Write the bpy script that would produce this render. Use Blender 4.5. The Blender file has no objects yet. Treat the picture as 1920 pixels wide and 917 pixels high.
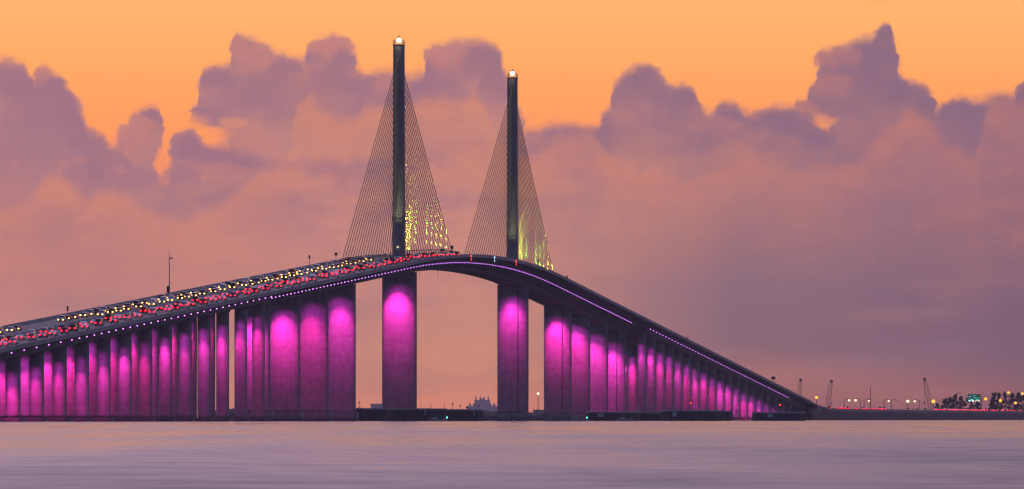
import bpy, math, random
from mathutils import Vector, Matrix
R = random.Random(7)
C = bpy.context.scene.collection
SC = bpy.context.scene
# ------------------------------------------------------------------ camera
F = 20770.0                       # focal length in photo pixels (1920 wide)
HOR = 785.5                       # row of the horizon
CAMZ = 0.7
cam_d = bpy.data.cameras.new('camera'); cam = bpy.data.objects.new('camera', cam_d); C.objects.link(cam)
cam_d.sensor_width = 36.0; cam_d.lens = 36.0 * F / 1920.0
cam_d.clip_start = 1.0; cam_d.clip_end = 90000.0
cam.location = (0, 0, CAMZ); cam.rotation_euler = (math.pi / 2 + (HOR - 458.5) / F, 0, 0)
SC.camera = cam
SC.view_settings.view_transform = 'Standard'; SC.view_settings.look = 'None'
SC.view_settings.exposure = 0.0; SC.view_settings.gamma = 1.0
SC.cycles.use_denoising = True
SC.cycles.max_bounces = 5; SC.cycles.diffuse_bounces = 2; SC.cycles.glossy_bounces = 2
SC.cycles.transmission_bounces = 2; SC.cycles.volume_bounces = 0
SC.cycles.filter_width = 1.38
SC.cycles.sample_clamp_indirect = 3.0
SC.cycles.caustics_reflective = False; SC.cycles.caustics_refractive = False

def lin(c):
    return tuple((v / 12.92 if v <= .04045 else ((v + .055) / 1.055) ** 2.4) for v in (x / 255.0 for x in c))

# ------------------------------------------------------------------ small node language
class S:
    """a socket of a node tree with arithmetic"""
    def __init__(s, nt, sock): s.nt = nt; s.k = sock
    def _m(s, op, *a, clamp=False):
        n = s.nt.nodes.new('ShaderNodeMath'); n.operation = op; n.use_clamp = clamp
        for i, v in enumerate((s,) + a):
            if isinstance(v, S): s.nt.links.new(v.k, n.inputs[i])
            else: n.inputs[i].default_value = v
        return S(s.nt, n.outputs[0])
    def __add__(s, o): return s._m('ADD', o)
    def __sub__(s, o): return s._m('SUBTRACT', o)
    def __mul__(s, o): return s._m('MULTIPLY', o)
    def __truediv__(s, o): return s._m('DIVIDE', o)
    def clamp(s): return s._m('ADD', 0.0, clamp=True)
    def step(s, a, b):            # smooth 0..1 between a and b
        n = s.nt.nodes.new('ShaderNodeMapRange'); n.interpolation_type = 'SMOOTHSTEP'
        s.nt.links.new(s.k, n.inputs[0]); n.inputs[1].default_value = a; n.inputs[2].default_value = b
        return S(s.nt, n.outputs[0])
    def lin(s, a, b, c=0.0, d=1.0):
        n = s.nt.nodes.new('ShaderNodeMapRange')
        s.nt.links.new(s.k, n.inputs[0])
        for i, v in enumerate((a, b, c, d)): n.inputs[i + 1].default_value = v
        return S(s.nt, n.outputs[0])
def xyz(nt, x, y, z):
    n = nt.nodes.new('ShaderNodeCombineXYZ')
    for i, v in enumerate((x, y, z)):
        if isinstance(v, S): nt.links.new(v.k, n.inputs[i])
        else: n.inputs[i].default_value = v
    return S(nt, n.outputs[0])
def noise(nt, vec, scale, detail=3, rough=.5, out=0):
    n = nt.nodes.new('ShaderNodeTexNoise'); n.inputs['Scale'].default_value = scale
    n.inputs['Detail'].default_value = detail; n.inputs['Roughness'].default_value = rough
    if vec is not None: nt.links.new(vec.k, n.inputs['Vector'])
    return S(nt, n.outputs[out])
def mixc(nt, fac, a, b, mode='MIX'):
    n = nt.nodes.new('ShaderNodeMix'); n.data_type = 'RGBA'; n.blend_type = mode
    for idx, v in ((0, fac), (6, a), (7, b)):
        if isinstance(v, S): nt.links.new(v.k, n.inputs[idx])
        elif idx == 0: n.inputs[0].default_value = v
        else: n.inputs[idx].default_value = tuple(v) + (1,)
    return S(nt, n.outputs[2])
def ramp(nt, fac, pts):           # pts (pos, srgb colour)
    n = nt.nodes.new('ShaderNodeValToRGB'); e = n.color_ramp.elements
    while len(e) < len(pts): e.new(.5)
    for el, (p, c) in zip(e, pts): el.position = p; el.color = lin(c) + (1,)
    nt.links.new(fac.k, n.inputs[0]); return S(nt, n.outputs[0])
def curve(nt, fac, pts):
    n = nt.nodes.new('ShaderNodeFloatCurve'); cv = n.mapping.curves[0]
    n.mapping.use_clip = False
    cv.points[0].location = pts[0]; cv.points[1].location = pts[-1]
    for p in pts[1:-1]: cv.points.new(*p)
    for p in cv.points: p.handle_type = 'VECTOR'
    n.mapping.update(); nt.links.new(fac.k, n.inputs['Value']); return S(nt, n.outputs[0])

# ------------------------------------------------------------------ world: dusk sky with a bank of cumulus
SKY_GAIN = 1.0
HAZE = 3.0e-5
AIR = (.135, .080, .150)      # the haze's own glow
CLOUD_BILLOWS = [   # azimuth, height mark, half-width, half-height, tint, strength
    (305, 308, 15, 36, 'c', .85), (398, 252, 34, 17, 'c', .7), (1545, 226, 26, 11, 'c', .4), (440, 232, 26, 12, 'c', .3),
    (16, 154, 42, 36, 'm', .6), (84, 150, 24, 28, 'p', .6), (108, 176, 32, 34, 'm', .8), (132, 220, 32, 48, 'm', .8), (162, 275, 34, 38, 'm', .7), (205, 315, 46, 34, 'm', .7), (260, 335, 36, 26, 'm', .5),
    (250, 262, 36, 34, 'p', .8), (284, 224, 23, 19, 'm', .85), (262, 236, 24, 18, 'p', .8), (350, 268, 29, 22, 'm', .9), (362, 292, 26, 24, 'm', .6), (335, 335, 40, 28, 'm', .6), (420, 330, 50, 26, 'p', .5),
    (372, 210, 24, 9, 'm', .8), (404, 158, 34, 34, 'm', .7), (448, 98, 16, 36, 'p', .9), (478, 112, 36, 30, 'p', .8), (535, 134, 34, 30, 'm', .7), (510, 190, 70, 60, 'm', .55),
    (603, 92, 24, 20, 'p', .95), (632, 94, 30, 28, 'p', .9), (645, 118, 22, 24, 'm', .8), (622, 170, 60, 48, 'm', .75), (690, 166, 34, 28, 'm', .6), (735, 168, 38, 30, 'p', .6),
    (822, 110, 24, 24, 'p', .9), (868, 124, 60, 44, 'p', .7), (906, 128, 42, 46, 'm', .85), (922, 175, 28, 50, 'm', .7), (840, 178, 46, 22, 'm', .5), (770, 188, 60, 26, 'm', .45),
    (578, 218, 20, 44, 'w', .55), (610, 262, 46, 50, 'w', .4), (706, 238, 52, 38, 'w', .55), (806, 214, 34, 26, 'w', .55), (890, 206, 27, 20, 'w', .7), (112, 370, 42, 42, 'w', .5), (205, 398, 52, 34, 'w', .45), (460, 268, 52, 40, 'w', .35),
    (1178, 178, 34, 46, 'm', .6), (1212, 162, 36, 36, 'm', .85), (1250, 196, 40, 36, 'm', .6), (1288, 186, 23, 25, 'm', .9), (1370, 214, 26, 22, 'm', .6), (1340, 238, 50, 24, 'p', .5), (1440, 228, 46, 26, 'm', .5), (1490, 232, 46, 30, 'm', .8), (1530, 262, 40, 24, 'm', .7),
    (1514, 202, 28, 16, 'p', .8), (1548, 122, 26, 26, 'p', .8), (1590, 112, 32, 26, 'p', .75), (1658, 76, 17, 30, 'm', .9), (1648, 120, 40, 32, 'm', .85), (1565, 170, 44, 32, 'p', .7), (1640, 185, 60, 44, 'm', .6), (1700, 184, 42, 38, 'm', .85), (1736, 206, 24, 26, 'm', .8),
    (1704, 246, 26, 34, 'w', .5), (1690, 300, 44, 40, 'w', .3), (1800, 222, 46, 32, 'm', .95), (1820, 262, 60, 40, 'm', .5), (1862, 238, 26, 52, 'w', .35), (1892, 200, 28, 24, 'p', .7), (1918, 178, 16, 30, 'm', .8),
    (1645, -12, 40, 26, 'p', .5),
]
def build_world():
    w = bpy.data.worlds.new('World'); SC.world = w; w.use_nodes = True; nt = w.node_tree
    nt.nodes.clear()
    out = nt.nodes.new('ShaderNodeOutputWorld'); bg = nt.nodes.new('ShaderNodeBackground')
    tc = nt.nodes.new('ShaderNodeTexCoord'); sp = nt.nodes.new('ShaderNodeSeparateXYZ')
    nt.links.new(tc.outputs['Generated'], sp.inputs[0])
    x, y, z = (S(nt, sp.outputs[i]) for i in range(3))
    az = x._m('ARCTAN2', y)
    el = z._m('ARCSINE')
    U = az * F + 960.0                       # azimuth in units of 1/20770 rad
    V = el * (-F) + HOR                      # height below an arbitrary mark, same units
    # billowing displacement of the cloud edges
    q = xyz(nt, U * .01, V * .01, 0.0)
    def warp(sc, amp, det, z0):
        qq = xyz(nt, U * .01, V * .01, z0)
        return (noise(nt, qq, sc, det, .55) - .5) * amp
    wx = warp(1.6, 34, 3, 3.1) + warp(4.5, 14, 1, 8.8); wy = warp(1.9, 26, 3, 17.7) + warp(5.0, 12, 1, 23.0)
    Uw = U + wx; Vw = V + wy
    un = (Uw + 400.0) * (1 / 2800.0)
    def layer(pts, soft, bottom=None):
        c = curve(nt, un, [((a + 400) / 2800.0, b / 1000.0) for a, b in pts]) * 1000.0
        d = Vw - c                           # depth under the cloud's top
        m = d.step(-soft, soft)
        if bottom:
            cb = curve(nt, un, [((a + 400) / 2800.0, b / 1000.0) for a, b in bottom]) * 1000.0
            m = m * ((Vw - cb).step(soft * 1.6, -soft * 1.6))
        return m, d
    vn = V * .00125                          # 0..1 over 800 units
    def P(*a): return [(p / 800.0, c) for p, c in a]
    clear = ramp(nt, vn, P((-60, (255, 186, 122)), (20, (255, 178, 110)), (140, (255, 165, 100)), (260, (253, 152, 96)), (380, (240, 140, 100)), (700, (205, 135, 112)))[1:])
    b0 = ramp(nt, vn, P((90, (178, 122, 130)), (260, (168, 120, 133)), (420, (178, 120, 126)), (500, (182, 122, 122)), (600, (184, 126, 126)), (780, (190, 122, 112))))
    b1 = ramp(nt, vn, P((90, (172, 122, 132)), (200, (186, 128, 128)), (300, (198, 134, 122)), (440, (201, 137, 124)), (600, (191, 131, 122)), (700, (201, 133, 113)), (785, (214, 128, 108))))
    b2 = ramp(nt, vn, P((90, (150, 112, 128)), (220, (160, 114, 126)), (400, (150, 110, 121)), (540, (127, 101, 120)), (650, (131, 99, 114)), (705, (163, 108, 108)), (785, (150, 94, 100))))
    b3 = ramp(nt, vn, P((90, (150, 110, 125)), (250, (150, 108, 124)), (400, (142, 101, 117)), (560, (117, 93, 116)), (680, (124, 92, 110)), (730, (140, 94, 104)), (785, (134, 88, 98))))
    body = mixc(nt, U.lin(120, 760), b0, b1)
    body = mixc(nt, U.lin(900, 1380), body, b2)
    body = mixc(nt, U.lin(1500, 1900), body, b3)
    # long soft streaks inside the bank
    st = noise(nt, xyz(nt, U * .0022, V * .009, 5.0), 1.3, 5, .55)
    body = mixc(nt, st.step(.46, .72) * .38, body, lin((140, 108, 126)))
    body = mixc(nt, st.step(.50, .26) * U.lin(900, 1500, .40, .15), body, lin((206, 138, 120)))
    pf = noise(nt, xyz(nt, U * .006, V * .011, 9.0), 1.0, 5, .6)
    puff = pf.step(.42, .62)
    mauve = mixc(nt, U.lin(700, 1700), lin((152, 110, 132)), lin((130, 101, 127)))
    warm = mixc(nt, U.lin(900, 1800), lin((204, 132, 116)), lin((178, 116, 118)))
    A = [(-400, 150), (-200, 120), (0, 118), (30, 116), (50, 128), (60, 150), (70, 128), (85, 126), (100, 136), (120, 142), (128, 170), (140, 182), (150, 208), (165, 240), (190, 258), (205, 280), (215, 268), (225, 245), (240, 232), (250, 222), (265, 206), (285, 203), (300, 210), (307, 228), (310, 290), (313, 335), (318, 300), (322, 270), (332, 256), (345, 248), (366, 249), (376, 262), (390, 270), (420, 274), (500, 300), (700, 300), (900, 260), (989, 242), (1059, 236), (1120, 238), (1130, 215), (1145, 190), (1152, 160), (1165, 140), (1180, 130), (1200, 124), (1220, 126), (1235, 145), (1250, 158), (1277, 166), (1285, 160), (1300, 163), (1308, 185), (1320, 212), (1340, 212), (1352, 195), (1372, 191), (1385, 195), (1400, 210), (1425, 210), (1450, 202), (1470, 200), (1490, 203), (1505, 215), (1520, 225), (1540, 240), (1560, 248), (1640, 300), (1700, 280), (1750, 212), (1770, 205), (1785, 192), (1815, 188), (1840, 186), (1860, 178), (1875, 174), (1900, 178), (1912, 165), (1920, 152), (2000, 140), (2400, 170)]
    B = [(-400, 900), (343, 900), (347, 212), (352, 204), (366, 200), (370, 155), (375, 138), (385, 130), (400, 126), (420, 124), (433, 118), (437, 70), (445, 62), (455, 66), (470, 78), (490, 84), (505, 90), (515, 103), (530, 104), (548, 108), (560, 114), (580, 112), (584, 84), (600, 75), (620, 69), (632, 66), (645, 76), (655, 90), (662, 112), (670, 128), (690, 142), (705, 135), (730, 132), (760, 142), (798, 142), (801, 95), (806, 88), (830, 85), (855, 80), (870, 80), (900, 77), (915, 84), (930, 95), (940, 110), (947, 140), (955, 175), (970, 205), (985, 240), (1010, 900), (2400, 900)]
    Bb = [(-400, 214), (343, 214), (360, 220), (380, 232), (400, 245), (420, 262), (434, 275), (436, 1000), (2400, 1000)]
    Ct = [(-400, 900), (1484, 900), (1487, 188), (1500, 192), (1515, 188), (1524, 165), (1532, 130), (1537, 104), (1545, 98), (1560, 96), (1580, 92), (1600, 80), (1615, 72), (1632, 76), (1640, 60), (1650, 50), (1662, 47), (1670, 58), (1675, 82), (1682, 110), (1688, 130), (1700, 146), (1720, 160), (1740, 172), (1752, 185), (1762, 205), (1775, 900), (2400, 900)]
    Cb = [(-400, 200), (1485, 200), (1510, 210), (1530, 222), (1550, 235), (1565, 250), (1570, 1000), (2400, 1000)]
    D = [(-400, 420), (0, 398), (55, 378), (80, 345), (100, 333), (120, 330), (135, 352), (150, 382), (170, 378), (190, 368), (215, 362), (240, 370), (270, 390), (350, 420), (450, 360), (540, 300), (556, 240), (565, 200), (573, 178), (582, 182), (600, 206), (635, 226), (660, 228), (670, 218), (684, 203), (714, 199), (760, 205), (775, 188), (801, 180), (836, 188), (857, 196), (875, 186), (902, 179), (912, 200), (930, 260), (1000, 300), (1060, 262), (1110, 250), (1140, 300), (1300, 340), (1400, 290), (1500, 330), (1620, 300), (1675, 235), (1690, 212), (1710, 208), (1735, 222), (1760, 260), (1830, 300), (1850, 200), (1880, 186), (1920, 190), (2000, 200), (2400, 250)]
    col = clear
    for pts, bot, soft, edge, fade, k in ((B, Bb, 17, mauve, 150, .95), (Ct, Cb, 17, mauve, 170, 1.0), (A, None, 17, mauve, 150, .95)):
        m, d = layer(pts, soft, bot)
        f = (d / fade)._m('MAXIMUM', 0.0)
        f = (f * f * -1.0)._m('EXPONENT') * k
        f = f * (puff * .75 + .3)
        # sunlit warm rims and inner lobes
        c = mixc(nt, f.clamp(), body, edge)
        c = mixc(nt, (pf.step(.5, .3) * (d / 190.0).lin(0, 1, .55, 0)), c, warm)
        col = mixc(nt, m, col, c)
    m, d = layer(D, 22)
    f = ((d / 90.0)._m('MAXIMUM', 0.0) * -1.0)._m('EXPONENT') * .75
    col = mixc(nt, m * (f.clamp()), col, warm)
    # single billows: a crisp crown that dissolves into the mass below
    pinkc = mixc(nt, U.lin(900, 1800), lin((188, 124, 126)), lin((160, 110, 122)))
    kinds = {'m': mauve, 'p': pinkc, 'w': warm, 'c': clear}
    for cx, cy, rx, ry, kd, al in CLOUD_BILLOWS:
        u_ = (Uw - cx) * (1.0 / rx); v_ = (Vw - cy) * (1.0 / ry)
        d2 = u_ * u_ + v_ * v_
        e_ = .32 if kd in 'mp' else .5
        m_ = d2.step(1.0 + e_, 1.0 - e_ * 1.6) * al
        if kd != 'c': m_ = m_ * v_.step(.95, -.35)
        col = mixc(nt, m_, col, kinds[kd])
    # billow relief: folds catch a little warm light on one side
    q2 = xyz(nt, Uw * .016, Vw * .020, 40.0); q3 = xyz(nt, Uw * .016 - .10, Vw * .020 - .20, 40.0)
    rel = noise(nt, q2, 1.0, 4, .55) - noise(nt, q3, 1.0, 4, .55)
    inside = V.step(120, 300) * V.step(620, 420)
    col = mixc(nt, rel.step(.02, .22) * inside * .30, col, warm)
    col = mixc(nt, rel.step(-.02, -.22) * inside * .30, col, mauve)
    # very soft grain of thin cloud in the open sky
    # the rest of the dome: above the picture, and behind the camera
    deg = el * (180 / math.pi)
    # the haze box dims what lies behind it: give the low sky the radiance it must have outside the haze
    path = (el._m('MAXIMUM', .00001)._m('POWER', -1.0) * 149.3)._m('MINIMUM', 29100.0)
    Tr = (path * -HAZE)._m('EXPONENT')
    def vm(op, a, b_, sc=None):
        n = nt.nodes.new('ShaderNodeVectorMath'); n.operation = op
        nt.links.new(a.k, n.inputs[0])
        if op == 'SCALE': nt.links.new(b_.k, n.inputs['Scale'])
        elif isinstance(b_, S): nt.links.new(b_.k, n.inputs[1])
        else: n.inputs[1].default_value = b_
        return S(nt, n.outputs[0])
    air = nt.nodes.new('ShaderNodeRGB'); air.outputs[0].default_value = AIR + (1,)
    sub = vm('SCALE', S(nt, air.outputs[0]), Tr * -1.0 + 1.0)
    col = vm('SCALE', vm('MAXIMUM', vm('SUBTRACT', col, sub), (.01, .01, .01)), Tr._m('POWER', -1.0))
    hi = ramp(nt, deg * (1 / 90.0), [(0.0, (255, 182, 112)), (3 / 90., (186, 126, 106)), (6 / 90., (140, 106, 112)), (11 / 90., (176, 146, 166)), (20 / 90., (202, 172, 204)), (40 / 90., (160, 150, 190)), (1.0, (70, 82, 120))])
    vs = nt.nodes.new('ShaderNodeVectorMath'); vs.operation = 'SCALE'; nt.links.new(hi.k, vs.inputs[0]); nt.links.new(((deg.step(6, 16) * 1.5 + 1.0) * U.lin(-600, 2600, 1.38, .66)).k, vs.inputs['Scale'])
    hi = S(nt, vs.outputs[0])
    col = mixc(nt, deg.step(2.2, 5.0), col, hi)
    back = ramp(nt, deg * (1 / 90.0), [(0.0, (72, 84, 122)), (8 / 90., (88, 92, 134)), (20 / 90., (78, 90, 138)), (1.0, (70, 84, 130))])
    fr = (y / ((x * x + y * y)._m('SQRT')))
    col = mixc(nt, fr.step(.97, .35), col, back)
    # physical dusk sky adds its own faint light all over the dome
    sky = nt.nodes.new('ShaderNodeTexSky'); sky.sky_type = 'NISHITA'; sky.sun_disc = False
    sky.sun_elevation = math.radians(-2.0); sky.sun_rotation = math.radians(4.0)
    nt.links.new(col.k, bg.inputs[0]); bg.inputs[1].default_value = SKY_GAIN
    bg2 = nt.nodes.new('ShaderNodeBackground'); bg2.inputs[1].default_value = .05
    nt.links.new(sky.outputs[0], bg2.inputs[0])
    ad = nt.nodes.new('ShaderNodeAddShader')
    nt.links.new(bg.outputs[0], ad.inputs[0]); nt.links.new(bg2.outputs[0], ad.inputs[1])
    nt.links.new(ad.outputs[0], out.inputs[0])
    w.cycles.sampling_method = 'MANUAL'; w.cycles.sample_map_resolution = 2048
build_world()

# ------------------------------------------------------------------ materials
def mat(name, col, rough=.8, var=.15, scale=.4, bump=0.0, metal=0.0, joints=0.0, coord='Object', stretch=(1, 1, 1), spec=.5):
    m = bpy.data.materials.new(name); m.use_nodes = True; nt = m.node_tree
    b = nt.nodes['Principled BSDF']; b.inputs['Roughness'].default_value = rough; b.inputs['Metallic'].default_value = metal
    b.inputs['Specular IOR Level'].default_value = spec
    tc = nt.nodes.new('ShaderNodeTexCoord'); mp = nt.nodes.new('ShaderNodeMapping'); mp.inputs['Scale'].default_value = stretch
    nt.links.new(tc.outputs[coord], mp.inputs[0]); v = S(nt, mp.outputs[0])
    n = noise(nt, v, scale, 6, .6)
    lo = tuple(c * (1 - var) for c in col); hi = tuple(min(1, c * (1 + var)) for c in col)
    c = mixc(nt, n.step(.3, .7), lo, hi)
    if joints:
        sp = nt.nodes.new('ShaderNodeSeparateXYZ'); nt.links.new(tc.outputs[coord], sp.inputs[0])
        zz = S(nt, sp.outputs[2]) + noise(nt, v, .35, 2) * .25
        fr = (zz / joints)._m('FRACT')
        line = fr.step(.055, .02) * .55
        rust = noise(nt, v, .9, 3)
        c = mixc(nt, line * rust.step(.3, .6), c, tuple(k * .35 for k in col))
        tone = noise(nt, xyz(nt, (zz / joints)._m('FLOOR') * 7.3, 0.0, 0.0), 1.0, 0)
        c = mixc(nt, tone.step(.35, .65) * .35, c, tuple(k * .62 for k in col))
        c = mixc(nt, (zz + rust * 1.6).step(2.9, 1.2) * .75, c, (.035, .04, .035))   # tide line
        # rain streaks running down
        mp2 = nt.nodes.new('ShaderNodeMapping'); mp2.inputs['Scale'].default_value = (1.6, 1.6, .07)
        nt.links.new(tc.outputs[coord], mp2.inputs[0])
        c = mixc(nt, noise(nt, S(nt, mp2.outputs[0]), 1.0, 4, .65).step(.48, .75) * .5, c, tuple(k * .5 for k in col))
    nt.links.new(c.k, b.inputs['Base Color'])
    if bump:
        bp = nt.nodes.new('ShaderNodeBump'); bp.inputs['Distance'].default_value = bump
        nt.links.new(noise(nt, v, scale * 3, 5, .6).k, bp.inputs['Height']); nt.links.new(bp.outputs[0], b.inputs['Normal'])
    return m
def emit(name, col, strength):
    m = bpy.data.materials.new(name); m.use_nodes = True; nt = m.node_tree; nt.nodes.clear()
    e = nt.nodes.new('ShaderNodeEmission'); o = nt.nodes.new('ShaderNodeOutputMaterial')
    e.inputs[0].default_value = tuple(col) + (1,); e.inputs[1].default_value = strength
    nt.links.new(e.outputs[0], o.inputs[0]); return m
M = dict(
    pier=mat('pier_concrete', (.34, .33, .32), .85, .18, .5, .03, joints=4.6),
    girder=mat('girder_concrete', (.27, .28, .29), .85, .18, .15, .02),
    parapet=mat('parapet_concrete', (.30, .32, .33), .8, .25, .12, .01),
    pylon=mat('pylon_concrete', (.22, .22, .22), .85, .2, .25, .02, stretch=(1, 1, .3)),
    asphalt=mat('asphalt', (.062, .064, .07), .75, .25, .2, .004),
    paint=mat('road_paint', (.7, .7, .68), .6, .2, 1.5),
    cable=mat('cable_sheath', (.42, .34, .12), .9, .25, .6, 0, stretch=(1, .6, .35), spec=0.0),
    steel=mat('dark_steel', (.06, .065, .07), .5, .3, 1.0, metal=.3),
    galv=mat('galvanised_steel', (.3, .31, .32), .45, .2, 1.0, metal=.6),
    pile=mat('sheet_pile', (.055, .06, .062), .7, .45, .7, .03, stretch=(1, 1, .15)),
    rock=mat('riprap_rock', (.12, .12, .12), .95, .4, .6, .2),
    bank=mat('causeway_bank', (.028, .032, .038), .95, .5, .08, .4),
    shore=mat('wooded_shore', (.035, .04, .03), 1, .4, .05, 1.0),
    board=mat('marker_board', (.62, .63, .62), .7, .15, 1.0),
    bark=mat('bark', (.09, .07, .05), .9, .3, 2.0, .03),
    leaf=mat('pine_foliage', (.045, .06, .03), .9, .4, .8),
    hotel=mat('hotel_wall', (.80, .62, .56), .9, .1, .05),
    hroof=mat('hotel_roof', (.50, .30, .24), .9, .1, .05),
    crane=mat('crane_paint', (.30, .22, .14), .6, .2, .5),
    green=mat('sign_green', (.005, .16, .07), .5, .1, .6),
    hull=mat('boat_hull', (.55, .55, .55), .4, .1, 1.0),
    glass=mat('dark_glass', (.02, .022, .03), .08, .1, 1.0),
    tyre=mat('tyre_rubber', (.02, .02, .02), .9, .1, 2.0),
    silver=mat('silver_paint', (.42, .43, .45), .3, .05, 1.0, metal=.4),
    white=mat('white_paint', (.75, .75, .74), .3, .05, 1.0),
    black=mat('black_paint', (.02, .02, .022), .25, .05, 1.0),
    blue=mat('blue_paint', (.03, .06, .16), .3, .05, 1.0),
    red=mat('red_paint', (.28, .02, .02), .3, .05, 1.0),
    e_dot=emit('girder_lamp_glow', (.72, .22, 1.0), 4.6),
    e_head=emit('headlight_glow', (1.0, .56, .11), 7.0),
    e_tail=emit('tail_light_glow', (1.0, .004, .015), 12.0),
    e_beacon=emit('beacon_glow', (1.0, .82, .5), 6.0),
    e_sodium=emit('sodium_glow', (1.0, .36, .035), 2.8),
    e_white=emit('white_lamp_glow', (1.0, .82, .5), 1.9),
    e_red=emit('red_marker_glow', (1.0, .03, .02), 5.0),
    e_green=emit('green_marker_glow', (.05, 1.0, .5), 8.0),
    e_blue=emit('blue_marker_glow', (.35, .7, 1.0), 3.0),
    e_signlamp=emit('sign_lamp_glow', (.35, .75, 1.0), 14.0),
    e_flood=emit('floodlight_face', (1.0, .2, .8), 3.0),
    e_amber=emit('amber_floodlight_face', (1.0, .8, .2), 4.0),
    e_window=emit('lit_hotel_window', (1.0, .75, .4), 2.0),
)
# ------------------------------------------------------------------ mesh builder
class MB:
    def __init__(s): s.v = []; s.f = []
    def add(s, vs, fs):
        o = len(s.v); s.v += [tuple(v) for v in vs]; s.f += [tuple(i + o for i in f) for f in fs]; return s
    def box(s, x0, x1, y0, y1, z0, z1):
        return s.add([(x0, y0, z0), (x1, y0, z0), (x1, y1, z0), (x0, y1, z0), (x0, y0, z1), (x1, y0, z1), (x1, y1, z1), (x0, y1, z1)],
                     [(3, 2, 1, 0), (4, 5, 6, 7), (0, 1, 5, 4), (1, 2, 6, 5), (2, 3, 7, 6), (3, 0, 4, 7)])
    def tube(s, a, b, r0, r1=None, n=8, cap=True):
        a = Vector(a); b = Vector(b); r1 = r0 if r1 is None else r1
        d = (b - a).normalized(); u = d.orthogonal().normalized(); w = d.cross(u)
        vs = []
        for p, r in ((a, r0), (b, r1)):
            for i in range(n):
                t = 2 * math.pi * i / n; vs.append(p + u * (r * math.cos(t)) + w * (r * math.sin(t)))
        fs = [(i, (i + 1) % n, n + (i + 1) % n, n + i) for i in range(n)]
        if cap: fs += [tuple(range(n))[::-1], tuple(range(n, 2 * n))]
        return s.add(vs, fs)
    def loft(s, secs, cap=True):          # sections: lists of equally many points
        n = len(secs[0]); vs = [p for q in secs for p in q]; fs = []
        for k in range(len(secs) - 1):
            for i in range(n):
                j = (i + 1) % n; fs.append((k * n + i, k * n + j, (k + 1) * n + j, (k + 1) * n + i))
        if cap: fs += [tuple(range(n))[::-1], tuple(range((len(secs) - 1) * n, len(secs) * n))]
        return s.add(vs, fs)
    def ball(s, c, r, n=10, m=6, sz=1.0, jit=0, rnd=None):
        vs = [(c[0], c[1], c[2] - r * sz)]; fs = []
        for j in range(1, m):
            t = math.pi * j / m
            for i in range(n):
                p = 2 * math.pi * i / n; k = 1 + (rnd.uniform(-jit, jit) if jit else 0)
                vs.append((c[0] + r * k * math.sin(t) * math.cos(p), c[1] + r * k * math.sin(t) * math.sin(p), c[2] - r * k * sz * math.cos(t)))
        vs.append((c[0], c[1], c[2] + r * sz)); L = len(vs) - 1
        for i in range(n):
            k = (i + 1) % n
            fs.append((0, 1 + k, 1 + i)); fs.append((L, L - n + i, L - n + k))
            for j in range(m - 2): a = 1 + j * n; fs.append((a + i, a + k, a + n + k, a + n + i))
        return s.add(vs, fs)
    def mesh(s, name, m, smooth=False):
        me = bpy.data.meshes.new(name); me.from_pydata(s.v, [], s.f); me.materials.append(m)
        if smooth:
            for p in me.polygons: p.use_smooth = True
        me.update(); return me
    def obj(s, name, m, parent=None, smooth=False, **k):
        return put(name, s.mesh(name, m, smooth), parent, **k)
def put(name, me, parent=None, loc=None, label=None, cat=None, group=None, kind=None, rz=None):
    o = bpy.data.objects.new(name, me); C.objects.link(o)
    if parent is not None: o.parent = parent
    if loc is not None: o.location = loc
    if rz is not None: o.rotation_euler = (0, 0, rz)
    if label: o['label'] = label
    if cat: o['category'] = cat
    if group: o['group'] = group
    if kind: o['kind'] = kind
    return o
def thing(name, label, cat, loc=(0, 0, 0), rz=0.0, group=None): return put(name, None, None, loc, label, cat, group, None, rz)
def tree_copy(o, parent=None):
    c = o.copy(); C.objects.link(c); c.parent = parent
    for ch in list(o.children): tree_copy(ch, c)
    return c
_u = 'first second third fourth fifth sixth seventh eighth ninth tenth eleventh twelfth thirteenth fourteenth fifteenth sixteenth seventeenth eighteenth nineteenth'.split()
ORD = _u + ['twentieth']
for _t, _e in (('twenty', 'thirtieth'), ('thirty', 'fortieth'), ('forty', 'fiftieth'), ('fifty', 'sixtieth'), ('sixty', 'seventieth'), ('seventy', 'eightieth'), ('eighty', 'ninetieth')):
    ORD += [_t + '-' + k for k in _u[:9]] + [_e]
# ------------------------------------------------------------------ the bridge's own frame: s along the road, o across it
AL = math.atan(.1068); CA, SA = math.cos(AL), math.sin(AL)
X1, D1 = -38.7, 3790.0
def world(s, o, z=0.0): return (X1 + s * SA + o * CA, D1 + s * CA - o * SA, z)
def at(px, D, z=0.0): return ((px - 960) / F * D, D, z)      # a spot on the water seen at that bearing
def zrow(py, D): return CAMZ + (HOR - py) * D / F
ZFLAT = 6.2
def T(s):                                                    # top of the outer parapet
    d = abs(s - 183.0); L = 240.0
    z = 63.7 - .0385 * (d if d > L else (L / 2 + d * d / (2 * L)))
    t = z - ZFLAT                                            # ease on to the flat causeway
    if s > 183: z = ZFLAT + .5 * (t + math.sqrt(t * t + 3.0))
    return z
def rng(a, b, step):
    n = max(1, round((b - a) / step)); return [a + (b - a) * i / n for i in range(n + 1)]
def strip(prof, a, b, s0, step=13.7):                        # loft a cross-section (o, dz under T) along s
    return MB().loft([[(o, s - s0, T(s) + dz) for o, dz in prof] for s in rng(a, b, step)])
def rrect(w, d, n=2.4, k=32):
    out = []
    for i in range(k):
        t = 2 * math.pi * i / k; c, s_ = math.cos(t), math.sin(t)
        out.append((w / 2 * math.copysign(abs(c) ** (2 / n), c), d / 2 * math.copysign(abs(s_) ** (2 / n), s_)))
    return out
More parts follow.
